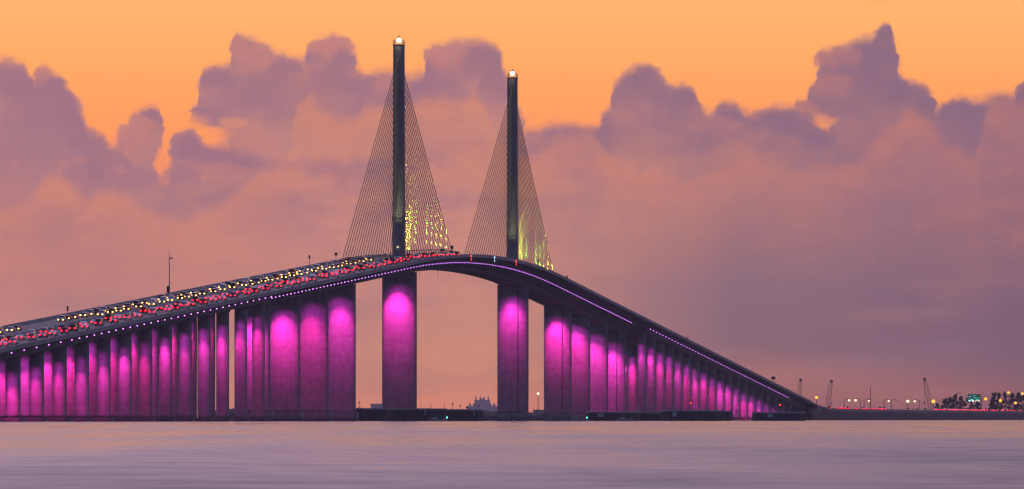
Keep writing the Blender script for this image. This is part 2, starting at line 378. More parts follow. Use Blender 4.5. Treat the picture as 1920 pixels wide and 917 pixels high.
def floodlight(parent, pos, aim, energy, color, size=55, blend=.6, name='floodlight', face='e_flood', radius=.3):
    """a lamp housing with its own light, aimed at a point (bridge frame of the parent)"""
    p = Vector(pos); d = (Vector(aim) - p).normalized()
    b = MB(); u = d.orthogonal().normalized()
    b.tube(p - d * .45, p, .22, .34, 10)
    h = b.obj(name, M['steel'], parent)
    MB().tube(p, p + d * .02, .3, .3, 10).obj('lens', M[face], h)
    ld = bpy.data.lights.new(name + '_light', 'SPOT'); ld.energy = energy; ld.color = color
    ld.spot_size = math.radians(size); ld.spot_blend = blend; ld.shadow_soft_size = radius
    lo = bpy.data.objects.new(name + '_light', ld); C.objects.link(lo); lo.parent = h
    lo.location = p + d * .08; lo.rotation_euler = d.to_track_quat('-Z', 'Y').to_euler()
    return h
PINK = (1.0, .055, .52)
def pier(parent, s, s0, o, w, d, drop, energy, foot_h, foot_w, capw=0, pipe=False):
    """shaft on a footing, with the floodlight that washes its front from under the girder"""
    top = T(s) + drop
    prof = rrect(w, d, 2.25 if w > 6 else 2.0); y = s - s0
    def sec(z, k=1.0, kx=None): return [(o + a * (kx or k), y + b * k, z) for a, b in prof]
    m = MB().loft([sec(foot_h - .1, 1.0), sec(foot_h + .8, 1.0), sec(top - 1.2, 1.0), sec(top - 1.1, 1.0), sec(top + .05, 1.0)])
    p = m.obj('pier', M['pier'], parent, True)
    if capw:
        MB().loft([[(o + a * k, y + b * kk, z) for a, b in rrect(1, 1, 4)] for z, k, kk in ((top, w * 1.02, d * 1.02), (top + .3, capw * .93, d * 1.1), (top + .75, capw, d * 1.15))]).obj('pier_cap', M['girder'], p)
    if foot_h > .2:
        f = MB().loft([[(o + a, y + b, z) for a, b in rrect(foot_w, d + 3.0, 5)] for z in (-2.0, foot_h)])
        f.obj('footing', M['pier'], p)
    if pipe: MB().tube((o + w * .18, y - d / 2 - .12, foot_h + .05), (o + w * .18, y - d / 2 - .12, top - .05), .12).obj('drain_pipe', M['steel'], p)
    k = R.uniform(.66, 1.28) * min(1, max(.12, (top - foot_h - 1) / 19.0))
    so = 9.0 if w > 6 else 6.5
    lat = R.uniform(-.5, .5) * (2 if w > 6 else 1)
    hue = R.uniform(0, 1); pk = (1.0, .012 + .024 * hue, .34 + .22 * hue)
    big = w > 6
    h_ = (16.5 if big else 14.0) * R.uniform(.82, 1.2)
    floodlight(p, (o + lat, y - d / 2 - so, top - .6), (o + lat * .3, y - d / 2, top - h_), energy * k, pk, 54 if big else 47, 1.0)
    # the housing's second, violet lamp reaches down the shaft
    ld = bpy.data.lights.new('violet_wash', 'SPOT'); ld.energy = energy * .25 * R.uniform(.6, 1.3) * min(1, k * 1.5); ld.color = (.52, .025, .50); ld.spot_size = math.radians(84); ld.spot_blend = 1.0; ld.shadow_soft_size = .4
    lo = bpy.data.objects.new('violet_wash_light', ld); C.objects.link(lo); lo.parent = p; lo.location = (o - lat * .4, y - d / 2 - so, top - .8)
    lo.rotation_euler = Vector((0, so, -(15.0 if big else 12.0))).to_track_quat('-Z', 'Y').to_euler()
    return p
def lane_marks(parent, a, b, s0, spec):
    m = MB()
    for o, dash in spec:
        ss = rng(a + 1, b - 1, 12.2) if dash else rng(a, b, 13.7)
        for i, s in enumerate(ss[:-1]):
            e = s + 3.05 if dash else ss[i + 1]
            m.add([(o - .09, s - s0, T(s) - .95 + .012), (o + .09, s - s0, T(s) - .95 + .012), (o + .09, e - s0, T(e) - .95 + .012), (o - .09, e - s0, T(e) - .95 + .012)], [(0, 1, 2, 3)])
    m.obj('lane_marking', M['paint'], parent)
LAMP_ME = MB().ball((0, 0, 0), .16, 8, 5).mesh('girder_lamp', M['e_dot'])
def lamps(parent, ss, o, s0, dz):
    for s in ss[:100]: put('girder_lamp', LAMP_ME, parent, (o, s - s0, T(s) + dz))
    if len(ss) > 100:
        m = MB()
        for s in ss[100:]: m.ball((o, s - s0, T(s) + dz), .16, 8, 5)
        m.obj('girder_lamp_row', M['e_dot'], parent, kind='stuff')

# ------------------------------------------------------------------ water and land
def water_mat():
    m = bpy.data.materials.new('bay_water'); m.use_nodes = True; nt = m.node_tree; b = nt.nodes['Principled BSDF']
    b.inputs['Base Color'].default_value = (.02, .03, .035, 1); b.inputs['IOR'].default_value = 1.33
    tc = nt.nodes.new('ShaderNodeTexCoord')
    def nz(sx, sy, det, ro=.6, z=0.0):
        mp = nt.nodes.new('ShaderNodeMapping'); mp.inputs['Scale'].default_value = (sx, sy, 1); mp.inputs['Location'].default_value = (0, 0, z)
        nt.links.new(tc.outputs['Object'], mp.inputs[0]); return noise(nt, S(nt, mp.outputs[0]), 1.0, det, ro)
    sp = nt.nodes.new('ShaderNodeSeparateXYZ'); nt.links.new(tc.outputs['Object'], sp.inputs[0]); Y = S(nt, sp.outputs[1])
    sp = nt.nodes.new('ShaderNodeSeparateXYZ'); nt.links.new(tc.outputs['Object'], sp.inputs[0]); Y = S(nt, sp.outputs[1])
    a1 = nz(.4, .11, 5, .62); a2 = nz(.11, .007, 5, .6, 4.0); a3 = nz(.04, .0014, 5, .6, 9.0)
    near = Y._m('MAXIMUM', 60.0)._m('POWER', -1.0).lin(1 / 1400.0, 1 / 135.0)
    rough = near * .21 + .175 + a1.lin(.3, .7, -.08, .08) + a2.lin(.3, .7, -.10, .10) + a3.lin(.3, .7, -.08, .08)
    h = a2
    nt.links.new(rough.k, b.inputs['Roughness'])
    bp = nt.nodes.new('ShaderNodeBump'); bp.inputs['Distance'].default_value = 1.0; bp.inputs['Strength'].default_value = .05
    nt.links.new(h.k, bp.inputs['Height']); nt.links.new(bp.outputs[0], b.inputs['Normal'])
    return m
MB().add([(-7000, -2000, 0), (7000, -2000, 0), (7000, 29000, 0), (-7000, 29000, 0)], [(0, 1, 2, 3)]).obj('water', water_mat(), kind='structure', label='smooth mauve bay water in the foreground', cat='water')
def shore():
    rr = random.Random(3); m = MB()
    for px0, px1, D, ytop, amp in ((380, 1110, 6500, 766.5, 1.6), (1000, 2100, 9500, 769, 1.2)):
        n = 160; top = []
        ph = [rr.uniform(0, 6) for _ in range(6)]
        for i in range(n + 1):
            px = px0 + (px1 - px0) * i / n
            y = ytop + sum(math.sin(px / w + ph[k]) for k, w in enumerate((31, 17, 9.3, 4.1))) * amp * .4 + (max(0, px - 800) * .03 if D < 7000 else 0) + rr.uniform(-.4, .4)
            top.append((px, zrow(y, D)))
        secs = []
        for px, z in top:
            x = (px - 960) / F * D
            secs.append([(x, D, -.5), (x, D + 5, z * .6), (x, D + 14, z), (x, D + 60, z * .8), (x, D + 120, -.5)])
        m.loft(secs)
    m.obj('far_shore', M['shore'], kind='structure', label='low dark wooded shore behind the bridge', cat='shore')
shore()

# ------------------------------------------------------------------ the air: even haze from the camera to the far shore
def haze(density):
    m = bpy.data.materials.new('haze'); m.use_nodes = True; nt = m.node_tree; nt.nodes.clear()
    o = nt.nodes.new('ShaderNodeOutputMaterial'); v = nt.nodes.new('ShaderNodeVolumePrincipled')
    v.inputs['Color'].default_value = (.96, .78, .82, 1); v.inputs['Density'].default_value = density; v.inputs['Anisotropy'].default_value = .0
    nt.links.new(v.outputs[0], o.inputs['Volume'])
    MB().box(-7100, 7100, -2100, 29100, -3, 150).obj('haze', m, kind='stuff', label='thin dusk haze over the bay', cat='haze')
haze(HAZE)

# ------------------------------------------------------------------ main cable-stayed bridge
PYL = (0.0, 366.0)
main = thing('cable_stayed_bridge', 'tall cable-stayed bridge with two slim pylons, fanned cables and wide purple-lit piers', 'bridge', world(183, 0), -AL)
S0 = 183.0; MA, MZ = -426.0, 792.0
deck = strip([(-14.5, -.96), (14.5, -.96), (14.5, -1.1), (8.0, -2.3), (4.2, -5.5), (-4.2, -5.5), (-8.0, -2.3), (-14.5, -1.1)], MA, MZ, S0).obj('deck', M['girder'], main)
strip([(-14.0, -.95), (14.0, -.95), (14.0, -.90 - .05 + .006), (-14.0, -.944)], MA, MZ, S0).obj('road_surface', M['asphalt'], main)
for sg in (-1, 1):
    strip([(sg * 14.1, -.94), (sg * 14.53, -1.13), (sg * 14.53, 0), (sg * 14.3, 0)][::sg], MA, MZ, S0).obj('parapet', M['parapet'], main)
strip([(-.9, -.94), (.9, -.94), (.75, -.35), (-.75, -.35)], MA, MZ, S0).obj('median_kerb', M['parapet'], main)
lane_marks(main, MA, MZ, S0, [(o * sg, dd) for sg in (-1, 1) for o, dd in ((1.9, False), (5.6, True), (9.3, False))])
# struts under the cantilevers
m = MB()
for s in rng(MA + 4, MZ - 4, 6.86):
    for sg in (-1, 1): m.tube((sg * 5.4, s - S0, T(s) - 4.5), (sg * 13.6, s - S0, T(s) - 1.55), .16, n=6, cap=False)
m.obj('cantilever_strut', M['girder'], main, kind='stuff')
for s, w, d in ((-384, 9.8, 4.2), (-310.9, 9.8, 4.2), (-237.7, 9.8, 4.2), (-164.6, 9.8, 4.4), (0, 12.0, 5.2), (366, 11.8, 5.2), (530.6, 10.9, 4.6), (603.7, 10.8, 4.4), (676.9, 10.8, 4.4), (750, 10.8, 4.4)):
    pier(main, s, S0, .2, w, d, -5.5, 72000, 3.0, w + 1.6, pipe=s in (366, 530.6, 750))
lamps(main, rng(-420, 725, 9.14), 10.3, S0, -2.95)
PYL_TOP = 128.5
cable_n = 21
for s in PYL:
    y = s - S0; z0 = T(s) - 1.0
    def oc(w, d, z, c=.7): return [(x_, y + y_, z) for x_, y_ in ((-w / 2 + c, -d / 2), (w / 2 - c, -d / 2), (w / 2, -d / 2 + c), (w / 2, d / 2 - c), (w / 2 - c, d / 2), (-w / 2 + c, d / 2), (-w / 2, d / 2 - c), (-w / 2, -d / 2 + c))]
    py = MB().loft([oc(4.1, 6.2, z0 - .05), oc(4.0, 6.0, z0 + 9), oc(3.75, 5.4, 84), oc(3.6, 4.6, PYL_TOP)]).obj('pylon', M['pylon'], main)
    MB().loft([oc(4.35, 6.3, z0 + 13), oc(4.35, 6.3, z0 + 13.5)]).obj('inspection_ledge', M['girder'], py)
    # lantern head
    rl = MB()
    zt = PYL_TOP
    rl.loft([oc(3.9, 4.9, zt), oc(3.9, 4.9, zt + .3)])
    cor = [(-1.8, -2.2), (0, -2.3), (1.8, -2.2), (1.85, 0), (1.8, 2.2), (0, 2.3), (-1.8, 2.2), (-1.85, 0)]
    for a, b in cor: rl.tube((a, y + b, zt + .3), (a, y + b, zt + 1.7), .06, n=6)
    for i in range(8):
        a = cor[i]; b = cor[(i + 1) % 8]
        for hz in (.95, 1.65): rl.tube((a[0], y + a[1], zt + hz), (b[0], y + b[1], zt + hz), .05, n=6)
    rl.obj('railing', M['steel'], py)
    cp = MB()
    for a, b in ((-1.5, -1.5), (1.5, -1.5), (1.5, 1.5), (-1.5, 1.5)):
        cp.tube((a, y + b, zt + 1.6), (0, y, zt + 3.1), .06, n=6)
        cp.tube((a, y + b, zt + .3), (a, y + b, zt + 1.6), .05, n=6)
    cp.tube((0, y, zt + 2.65), (0, y, zt + 3.3), .6, .08, 10); cp.tube((0, y, zt + 3.3), (0, y, zt + 4.6), .04, n=6)
    cp.obj('lantern_roof', M['steel'], py)
    MB().ball((0, y, zt + 1.75), .85, 12, 8).obj('beacon', M['e_beacon'], py, True)
    MB().box(-.25, .25, y - 3.6, y - 3.1, z0 + 3.9, z0 + 4.2).obj('door_lamp', M['e_white'], py)
    bl = bpy.data.lights.new('beacon_light', 'POINT'); bl.energy = 900; bl.color = (1, .82, .55); bl.shadow_soft_size = .8
    blo = bpy.data.objects.new('beacon_light', bl); C.objects.link(blo); blo.parent = py; blo.location = (0, y - 3, zt + 2.2)
    for sg in (-1, 1):
        for i in range(cable_n):
            sd = s + sg * (166.5 - 7.4 * i); za = 124.4 - 2.05 * i
            a = Vector((0, y + sg * 2.2, za)); b = Vector((0, sd - S0, T(sd) - .5))
            cb = MB(); cb.tube(a, b, .13, n=8, cap=False)
            d = (a - b).normalized(); cb.tube(b - d * .1, b + d * 2.2, .21, .21, 6)
            cb.obj('stay_cable', M['cable'], main, True)
    # floodlights behind the pylon washing the far fan from below
    for aim_s, aim_z, en, colr, size, lo_ in ((14, 100, 270000, (1, .62, .08), 46, .9), (22, 80, 200000, (1, .62, .06), 26, -.9), (60, 90, 100000, (.6, .85, .08), 30, 1.2), (95, 88, 90000, (.7, .8, .08), 24, -1.2)):
        floodlight(py, (lo_, y + 3.6 + abs(lo_), z0 + .5), (0, y + aim_s, aim_z), en, colr, size, .5, 'cable_floodlight', 'e_amber', .25)
    for ds, en, colr in ((30, 45000, (.25, 1, .05)), (47, 40000, (.12, 1, .05)), (82, 45000, (.15, 1, .06)), (97, 40000, (.14, 1, .06)), (112, 55000, (.5, .9, .05)), (127, 60000, (.9, .8, .08)), (143, 55000, (.8, .85, .08))):
        zz = T(s + ds) - .4
        floodlight(main, (.55, y + ds, zz), (-.2, y + ds + 4, zz + 20), en, colr, 34, .6, 'cable_floodlight', 'e_amber', .2)
    for lo_ in (-1.6, 1.6):
        floodlight(py, (lo_, y - 9, z0 + .45), (lo_ * .3, y - 3, 78), 9000, (.9, .85, .3), 26, .8, 'pylon_floodlight', 'e_amber', .25)
# posts with small heads along the far parapet, boxes on the crest, lamps hung on the near girder side
for s in rng(14, 168, 7.4) + rng(-92, -12, 14.8) + rng(380, 530, 14.8):
    b = MB(); zt = T(s) - .36; y = s - S0
    b.tube((.5, y, zt), (.5, y, zt + 1.9), .07, n=6); b.box(.1, .9, y - .2, y + .2, zt + 1.75, zt + 2.0)
    b.obj('median_post', M['steel'], main)
for px_s, o, h, w in ((150, -2, 3.2, 1.3), (163, -4, 2.2, 1.6), (172, -1, 4.6, .9), (188, -3, 3.0, 1.4), (-132, -14.3, 4.2, .5), (-60, -14.3, 3.3, .9), (322, 14.3, 3.2, .4), (450, 12, 3.0, .6), (515, 12, 2.2, .8)):
    b = MB(); zt = T(px_s) - .95; y = px_s - S0
    b.tube((o, y, zt), (o, y, zt + h), .1, n=6); b.box(o - w / 2, o + w / 2, y - .3, y + .3, zt + h * .72, zt + h)
    b.obj('equipment_box', M['steel'], main)
for s, e in ((92, 'e_red'), (168, 'e_blue'), (241, 'e_red')):
    y = s - S0; zt = T(s)
    h = MB().tube((14.75, y, zt - .2), (14.75, y, zt - 4.4), .05, n=6).obj('navigation_light', M['steel'], main)
    MB().tube((14.75, y, zt - .9), (14.75, y, zt - .4), .17, n=10).obj('lamp', M[e], h)
    MB().tube((14.75, y, zt - 2.4), (14.75, y, zt - 1.2), .06, n=8).obj('light_streak', M[e], h)  # glowing tube shaped as the vertical streak of the lamp's light
for s in (-12, 62, 118):
    y = s - S0; MB().tube((0, y, T(s) - 5.5), (0, y, T(s) - 8), .07, n=6).obj('clearance_gauge', M['steel'], main)

# ------------------------------------------------------------------ approach viaducts (two roadways on each side)
def viaduct(a, b, cen, s_piers, s0, label, lampset=None, capw=4.5, po=7.0, pw=3.85):
    rt = thing('approach_viaduct', label, 'viaduct', world(s0, 0), -AL)
    c = cen
    strip([(c - 7.0, -.96), (c + 7.0, -.96), (c + 7.0, -1.1), (c + 3.7, -2.25), (c + 2.4, -4.0), (c - 2.4, -4.0), (c - 3.7, -2.25), (c - 7.0, -1.1)], a, b, s0).obj('deck', M['girder'], rt)
    strip([(c - 6.6, -.95), (c + 6.6, -.95), (c + 6.6, -.944), (c - 6.6, -.944)], a, b, s0).obj('road_surface', M['asphalt'], rt)
    for sg in (-1, 1):
        strip([(c + sg * 6.62, -.94), (c + sg * 7.03, -1.13), (c + sg * 7.03, 0), (c + sg * 6.8, 0)][::sg], a, b, s0).obj('parapet', M['parapet'], rt)
    lane_marks(rt, a, b, s0, [(c - 4.6, False), (c - .9, True), (c + 2.8, False)])
    for s in s_piers:
        pier(rt, s, s0, po, pw, 4.6, -4.75, 31000, 1.0, 5.2, capw=capw)
    if lampset: lamps(rt, lampset, 11.5, s0, -2.35)
    return rt
LP = [-426.7 - 41.15 * k for k in range(15)]
RP = [792.7 + 41.15 * k for k in range(19)]
ll = rng(-846, -431, 13.72) + rng(-1060, -866, 20.6)
rl_ = rng(768 + 28, 1365, 13.72)[0:] + rng(1383, 1493, 14.2)
viaduct(-1160, -426.05, 7.5, LP, -430, 'near roadway of the long viaduct climbing from the left edge, carrying red tail lights', ll, po=7.05)
viaduct(-1160, -426.05, -7.5, LP, -430, 'far roadway of the left viaduct, carrying oncoming yellow headlights', None, po=-8.4, pw=4.4)
viaduct(792.05, 1600, 7.5, RP, 796, 'near roadway of the viaduct descending right to the causeway, purple lamps on its side', rl_, po=8.1)
viaduct(792.05, 1600, -7.5, RP, 796, 'far roadway of the right viaduct, mostly hidden behind the near one', None, po=-7.5, pw=4.3)

# ------------------------------------------------------------------ causeway
def causeway():
    secs = []
    rr = random.Random(5)
    for s in rng(1560, 5200, 40):
        f = min(1, (s - 1540) / 60.0); z = T(s) - 1.0 - (0.0 if s > 1600.5 else 4.2)
        j = rr.uniform(-.8, .8)
        secs.append([world(s, o, zz) for o, zz in ((-19, -1.5), (-17, z - .8), (-15.5, z), (15.5, z), (17 + j * .3, z - .8), (17.6 + j * .5, z * .5), (18.6 + j * .5, -1.5))])
    MB().loft(secs).obj('causeway', M['bank'], kind='structure', label='low dark causeway running right from the end of the bridge', cat='causeway')
    def st(prof, a=1600.6, b=5200): return MB().loft([[world(s, o, T(s) + dz) for o, dz in prof] for s in rng(a, b, 20)])
    st([(-14, -.99), (14, -.99), (14, -.95), (-14, -.95)]).obj('road', M['asphalt'], kind='structure')
    for sg, nm in ((1, 'near'), (-1, 'far')):
        st([(sg * 14.2, -1.02), (sg * 14.6, -1.3), (sg * 14.6, -.42), (sg * 14.4, -.42)][::sg]).obj('causeway_barrier', M['parapet'], label='low concrete barrier along the ' + nm + ' side of the causeway road', cat='barrier')
causeway()

# ------------------------------------------------------------------ traffic
def car_proto(kind, paint):
    root = bpy.data.objects.new(kind, None); C.objects.link(root)
    L, W = (4.7, 1.84); tall = {'car': 1.44, 'sport_utility_car': 1.76, 'van': 2.1}[kind]
    lo = .3; hood = .85 if kind == 'car' else 1.02
    side = [(-L / 2, lo), (L / 2, lo), (L / 2 + .03, lo + .35), (L / 2 - .1, hood - .08)]
    if kind == 'car': up = [(L / 2 - 1.2, hood + .02), (.75, tall - .04), (-.75, tall), (-1.75, hood + .1), (-L / 2 + .05, hood + .05)]
    elif kind == 'van': up = [(L / 2 - .9, hood + .1), (1.0, tall - .03), (-2.1, tall), (-L / 2 + .02, tall - .25), (-L / 2, hood)]
    else: up = [(L / 2 - 1.1, hood + .05), (.7, tall - .04), (-1.9, tall), (-L / 2 + .1, hood + .3), (-L / 2, hood)]
    P_ = side + up
    def ring(x, k): return [(x, yy, lo + (zz - lo) * (k if zz > hood + .03 else 1)) for yy, zz in P_]
    def inx(x, zz): return x * (.80 if zz > hood + .12 else 1.0)
    secs = []
    for x in (-W / 2, -W / 2 + .08, W / 2 - .08, W / 2):
        edge = abs(x) > W / 2 - .01
        secs.append([(inx(x, zz), yy * (.975 if edge else 1), zz + (.03 if edge and zz < .5 else (-.03 if edge else 0))) for yy, zz in P_])
    MB().loft(secs).obj('body', M[paint], root)
    # window band: thin slabs a little proud of the cabin sides, front and rear
    g = MB()
    for sg in (-1, 1):
        x = sg * (W / 2 * .80 + .015)
        g.add([(x + sg * .10, 1.05, hood + .14), (x, .62, tall - .14), (x, -1.0 if kind == 'car' else -1.8, tall - .14), (x + sg * .10, -1.45 if kind == 'car' else -2.0, hood + .14)], [(0, 1, 2, 3)])
    def pane(y0, z0, y1, z1, s_):
        g.add([(-.66, y0 + s_, z0), (.66, y0 + s_, z0), (.6, y1 + s_, z1), (-.6, y1 + s_, z1)], [(0, 1, 2, 3)])
    pane(L / 2 - 1.22, hood + .1, .82, tall - .12, .03)
    if kind == 'car': pane(-1.72, hood + .16, -.85, tall - .1, -.04)
    else: pane(-L / 2 + .02, hood + .28, -L / 2 + .12, tall - .3, -.05)
    g.obj('window', M['glass'], root)
    wm = MB().tube((-.11, 0, 0), (.11, 0, 0), .33, n=16).mesh('wheel', M['tyre'])
    for x in (-.82, .82):
        for yy in (-1.42, 1.45): put('wheel', wm, root, (x, yy, .33))
    hm = MB().ball((0, 0, 0), .22, 8, 5, .75).mesh('headlight', M['e_head']); tm = MB().box(-.24, .2, -.03, .03, -.12, .12).mesh('tail_light', M['e_tail'])
    for x in (-.66, .66):
        put('headlight', hm, root, (x, L / 2 + .0, .66)); put('tail_light', tm, root, (x, -L / 2 - .04, .82 if kind != 'van' else 1.0))
    return root
PAINTS = {'silver': 'silver', 'white': 'white', 'black': 'black', 'blue': 'blue', 'red': 'red'}
protos = {}
SN = {'car': 'car', 'sport_utility_car': 'high car', 'van': 'van'}
KN = {'car': 'car', 'sport_utility_car': 'sport utility car', 'van': 'van'}
def get_car(kind, paint):
    if (kind, paint) not in protos:
        protos[(kind, paint)] = car_proto(kind, paint); return protos[(kind, paint)]
    return tree_copy(protos[(kind, paint)])
cr = random.Random(11)
def lane(s_list, o, away, desc, group):
    for n, s in enumerate(s_list):
        kind = cr.choice(['car', 'car', 'car', 'sport_utility_car', 'sport_utility_car', 'van']); paint = cr.choice(['silver', 'silver', 'white', 'black', 'blue', 'red'])
        c = get_car(kind, paint)
        oo = o + cr.uniform(-.25, .25); x, y, _ = world(s, oo); c.location = (x, y, T(s) - .94)
        sl = (T(s + 2) - T(s - 2)) / 4
        c.rotation_euler = ((math.atan(sl) if away else -math.atan(sl)), 0, -AL + (0 if away else math.pi))
        c['label'] = f"{paint} {SN[kind]}, {'red tail lights' if away else 'yellow headlights'} lit, {ORD[n]} {desc}"
        c['category'] = 'van' if kind == 'van' else 'car'; c['group'] = group
def flow(a, b, gap, jit, skip=()):
    out = []; s = a
    while s < b:
        if not any(p < s < q for p, q in skip): out.append(s)
        s += gap * cr.uniform(1 - jit, 1 + jit)
    return out
lane(flow(-1080, -24, 17, .3, ((-800, -742),)), -8.4, False, 'from the left in the oncoming outer lane', 'oncoming cars on the left viaduct')
lane(flow(-1000, -40, 19, .4, ((-1200, -690),)), -4.6, False, 'from the left in the oncoming inner lane', 'oncoming cars on the left viaduct')
lane(flow(-1075, 150, 17, .35), 4.6, True, 'from the left in the climbing inner lane', 'climbing cars with tail lights')
lane(flow(-1060, 90, 24, .45), 8.3, True, 'from the left in the climbing outer lane', 'climbing cars with tail lights')
lane(flow(1790, 3420, 44, .5, ((2230, 2560),)), 8.3, True, 'from the bridge on the causeway', 'departing cars on the causeway')
lane(flow(1850, 3100, 40, .5, ((1960, 2520),)), -4.6, False, 'from the bridge on the causeway', 'oncoming cars on the causeway')

# ------------------------------------------------------------------ dolphins, fenders, rocks
def dolphin(px0, px1, ytop, D, label, sign=None, mark=None, post=None):
    w = (px1 - px0) / F * D; r = w / 2; x, y, _ = at((px0 + px1) / 2, D + r); z = zrow(ytop, D)
    t = thing('mooring_dolphin', label, 'dolphin', (x, y, 0), 0, 'round sheet-pile dolphins in front of the bridge piers')
    n = max(64, int(2 * math.pi * r / .7)) // 4 * 4; prof = []
    for i in range(n):
        a = 2 * math.pi * i / n; k = r - (.22 if i % 4 in (2, 3) else 0)
        prof.append((k * math.cos(a), k * math.sin(a)))
    MB().loft([[(a, b, z_) for a, b in prof] for z_ in (-2, z - .45)]).obj('sheet_pile_wall', M['pile'], t)
    MB().loft([[(a * k, b * k, z_) for a, b in rrect(w + .3, w + .3, 2, 64)] for z_, k in ((z - .5, 1), (z, 1), (z + .15, .96))]).obj('concrete_cap', M['girder'], t)
    if sign is not None:
        sx = (sign - (px0 + px1) / 2) / F * D; yy = -math.sqrt(max(.1, r * r - sx * sx)) - .12
        MB().box(sx - 1.1, sx + 1.1, yy - .08, yy, z * .42, z * .84).obj('board', M['board'], t)
    if mark is not None:
        sx = (mark - (px0 + px1) / 2) / F * D; yy = -math.sqrt(max(.1, r * r - sx * sx)) - .12
        b = MB(); b.box(sx - .3, sx + .3, yy - .05, yy, z * .76, z * .88); b.box(sx - .3, sx - .1, yy - .05, yy, z * .62, z * .75); b.box(sx + .1, sx + .3, yy - .05, yy, z * .62, z * .75); b.box(sx - .3, sx + .3, yy - .05, yy, z * .5, z * .61)
        b.obj('marker_plate', M['board'], t)
    if post:
        sx = (post - (px0 + px1) / 2) / F * D
        p = MB().tube((sx, -r * .4, z), (sx, -r * .4, z + 2.4), .08, n=6).obj('post', M['steel'], t)
        MB().ball((sx, -r * .4, z + 2.6), .26, 8, 6).obj('lamp', M['e_red'], p)
dolphin(614, 738, 766, 3640, 'wide ribbed sheet-pile dolphin with a pale board, left of the near pylon pier', sign=659)
dolphin(724, 838, 766.5, 3600, 'dark sheet-pile dolphin right in front of the near pylon pier', mark=798)
dolphin(806, 906, 768, 3660, 'dark sheet-pile dolphin between the two pylon piers, small pale mark on it', mark=889)
dolphin(1098, 1200, 772.5, 3900, 'sheet-pile dolphin with a pale board in front of the wide right piers', sign=1126)
dolphin(1186, 1246, 773, 3950, 'narrow dark sheet-pile dolphin beside the big one with a board', None)
dolphin(1237, 1354, 769.5, 3800, 'big dark sheet-pile dolphin with a board in front of the thin right piers', sign=1266, post=1295)
dolphin(1330, 1372, 771, 4050, 'smaller sheet-pile dolphin partly hidden behind the big one', None)
dolphin(1410, 1510, 773, 3900, 'dark sheet-pile dolphin at the foot of the viaduct beside the causeway', sign=1444, post=1462)
rk = random.Random(4); m = MB()
for i in range(520):
    px = rk.uniform(900, 1100); D = rk.uniform(4060, 4140); r = rk.uniform(.5, 1.2)
    x, y, _ = at(px, D); hmax = 1.9 * math.sin(math.pi * min(1, max(0, (D - 4055) / 90))) * (1 if px < 1015 else .5)
    m.ball((x, y, rk.uniform(-.2, max(.2, hmax))), r, 6, 4, .75, .22, rk)
m.obj('riprap_rocks', M['rock'], kind='stuff', label='pile of dark riprap rocks around the far pylon pier', cat='rocks')
# ------------------------------------------------------------------ boats
def boat(px, D, L, label, light=None, mast=2.0):
    x, y, _ = at(px, D); t = thing('small_boat', label, 'boat', (x, y, 0), 0, 'small boats near the piers')
    secs = []
    for k, wd, sh in ((-.5, .8, .75), (-.3, 1.0, .7), (.1, 1.0, .72), (.35, .7, .85), (.5, .06, 1.0)):
        secs.append([(k * L, -wd, sh), (k * L, -wd * .7, -.15), (k * L, wd * .7, -.15), (k * L, wd, sh)])
    MB().loft(secs).obj('hull', M['hull'], t)
    c = MB().loft([[(-L * .12 + a * 1.1, b * .65, z_) for a, b in rrect(1.6, 1.6, 4, 16)] for z_ in (.6, 1.25)]); c.obj('console', M['hull'], t)
    MB().box(-L * .12 - .9, -L * .12 + .9, -.75, .75, 1.9, 1.98).obj('canopy', M['hull'], t)
    b = MB()
    for a in (-.8, .8):
        for q in (-.6, .6): b.tube((-L * .12 + a, q, .6), (-L * .12 + a, q, 1.92), .03, n=6)
    b.tube((-L * .12, 0, 1.95), (-L * .12, 0, 1.95 + mast), .035, n=6); b.obj('mast', M['galv'], t)
    MB().box(-L * .5 - .5, -L * .5 - .05, -.25, .25, .1, 1.1).obj('outboard_motor', M['black'], t)
    if light: MB().ball((L * .5 * light, 0, 1.15), .2, 8, 6).obj('navigation_light', M['e_green'], t)
boat(819, 3450, 6.5, 'pale open motor boat with a green light in front of the dark dolphins', .98, 1.8)
boat(1084, 3700, 6.0, 'low dark skiff with a green light left of the board-bearing dolphin', .98, .6)
boat(1171, 3600, 5.5, 'small unlit skiff floating in front of the right dolphins', None, .8)

# ------------------------------------------------------------------ poles, masts, lamps
def pole_thing(px, D, y0, y1, label, head=None, name='pole', cat='pole', r=.13):
    x, y, _ = at(px, D); z0, z1 = zrow(y0, D), zrow(y1, D)
    t = thing(name, label, cat, (x, y, z0 - .5)); h = z1 - z0 + .5
    MB().tube((0, 0, 0), (0, 0, h), r, r * .7, 8).obj('post', M['steel'], t)
    if head == 'ball': MB().ball((0, 0, h), .5, 8, 6).obj('daymark', M['steel'], t)
    if head == 'board': MB().box(-.7, .7, -.06, .06, h - 1.4, h - .1).obj('board', M['steel'], t)
    if head == 'lamp': MB().ball((0, 0, h + .3), .75, 10, 8).obj('lamp', M['e_white'], t, True)
    return t
for px, y1, hd, lb in ((674, 754, 'ball', 'dark post with a round head left of the near pylon pier'), (789, 754, None, 'bare post nearest to the right side of the near pylon pier'), (804.5, 754.5, None, 'tall bare post second right of the near pylon pier'), (809, 756, None, 'shorter bare post close beside a taller one right of the near pylon pier'),
                       (833.5, 754.5, None, 'tall bare post alone midway between the pylon piers'), (848.5, 757, 'ball', 'post with a round head between the pylon piers'), (863, 761, 'ball', 'short post with a round head left of the hazy hotel'), (876, 761.5, 'board', 'short post with a board at the hotel left edge'), (898, 761, 'ball', 'short post with a round head in front of the hotel'), (1000, 763, None, 'thin short post left of the lit lamp between far piers')):
    pole_thing(px, 6450, 768, y1, lb, hd)
pole_thing(1009, 6450, 770, 739, 'tall lit lamp post seen in the gap right of the far pylon pier', 'lamp', 'street_lamp', 'street lamp', .2)
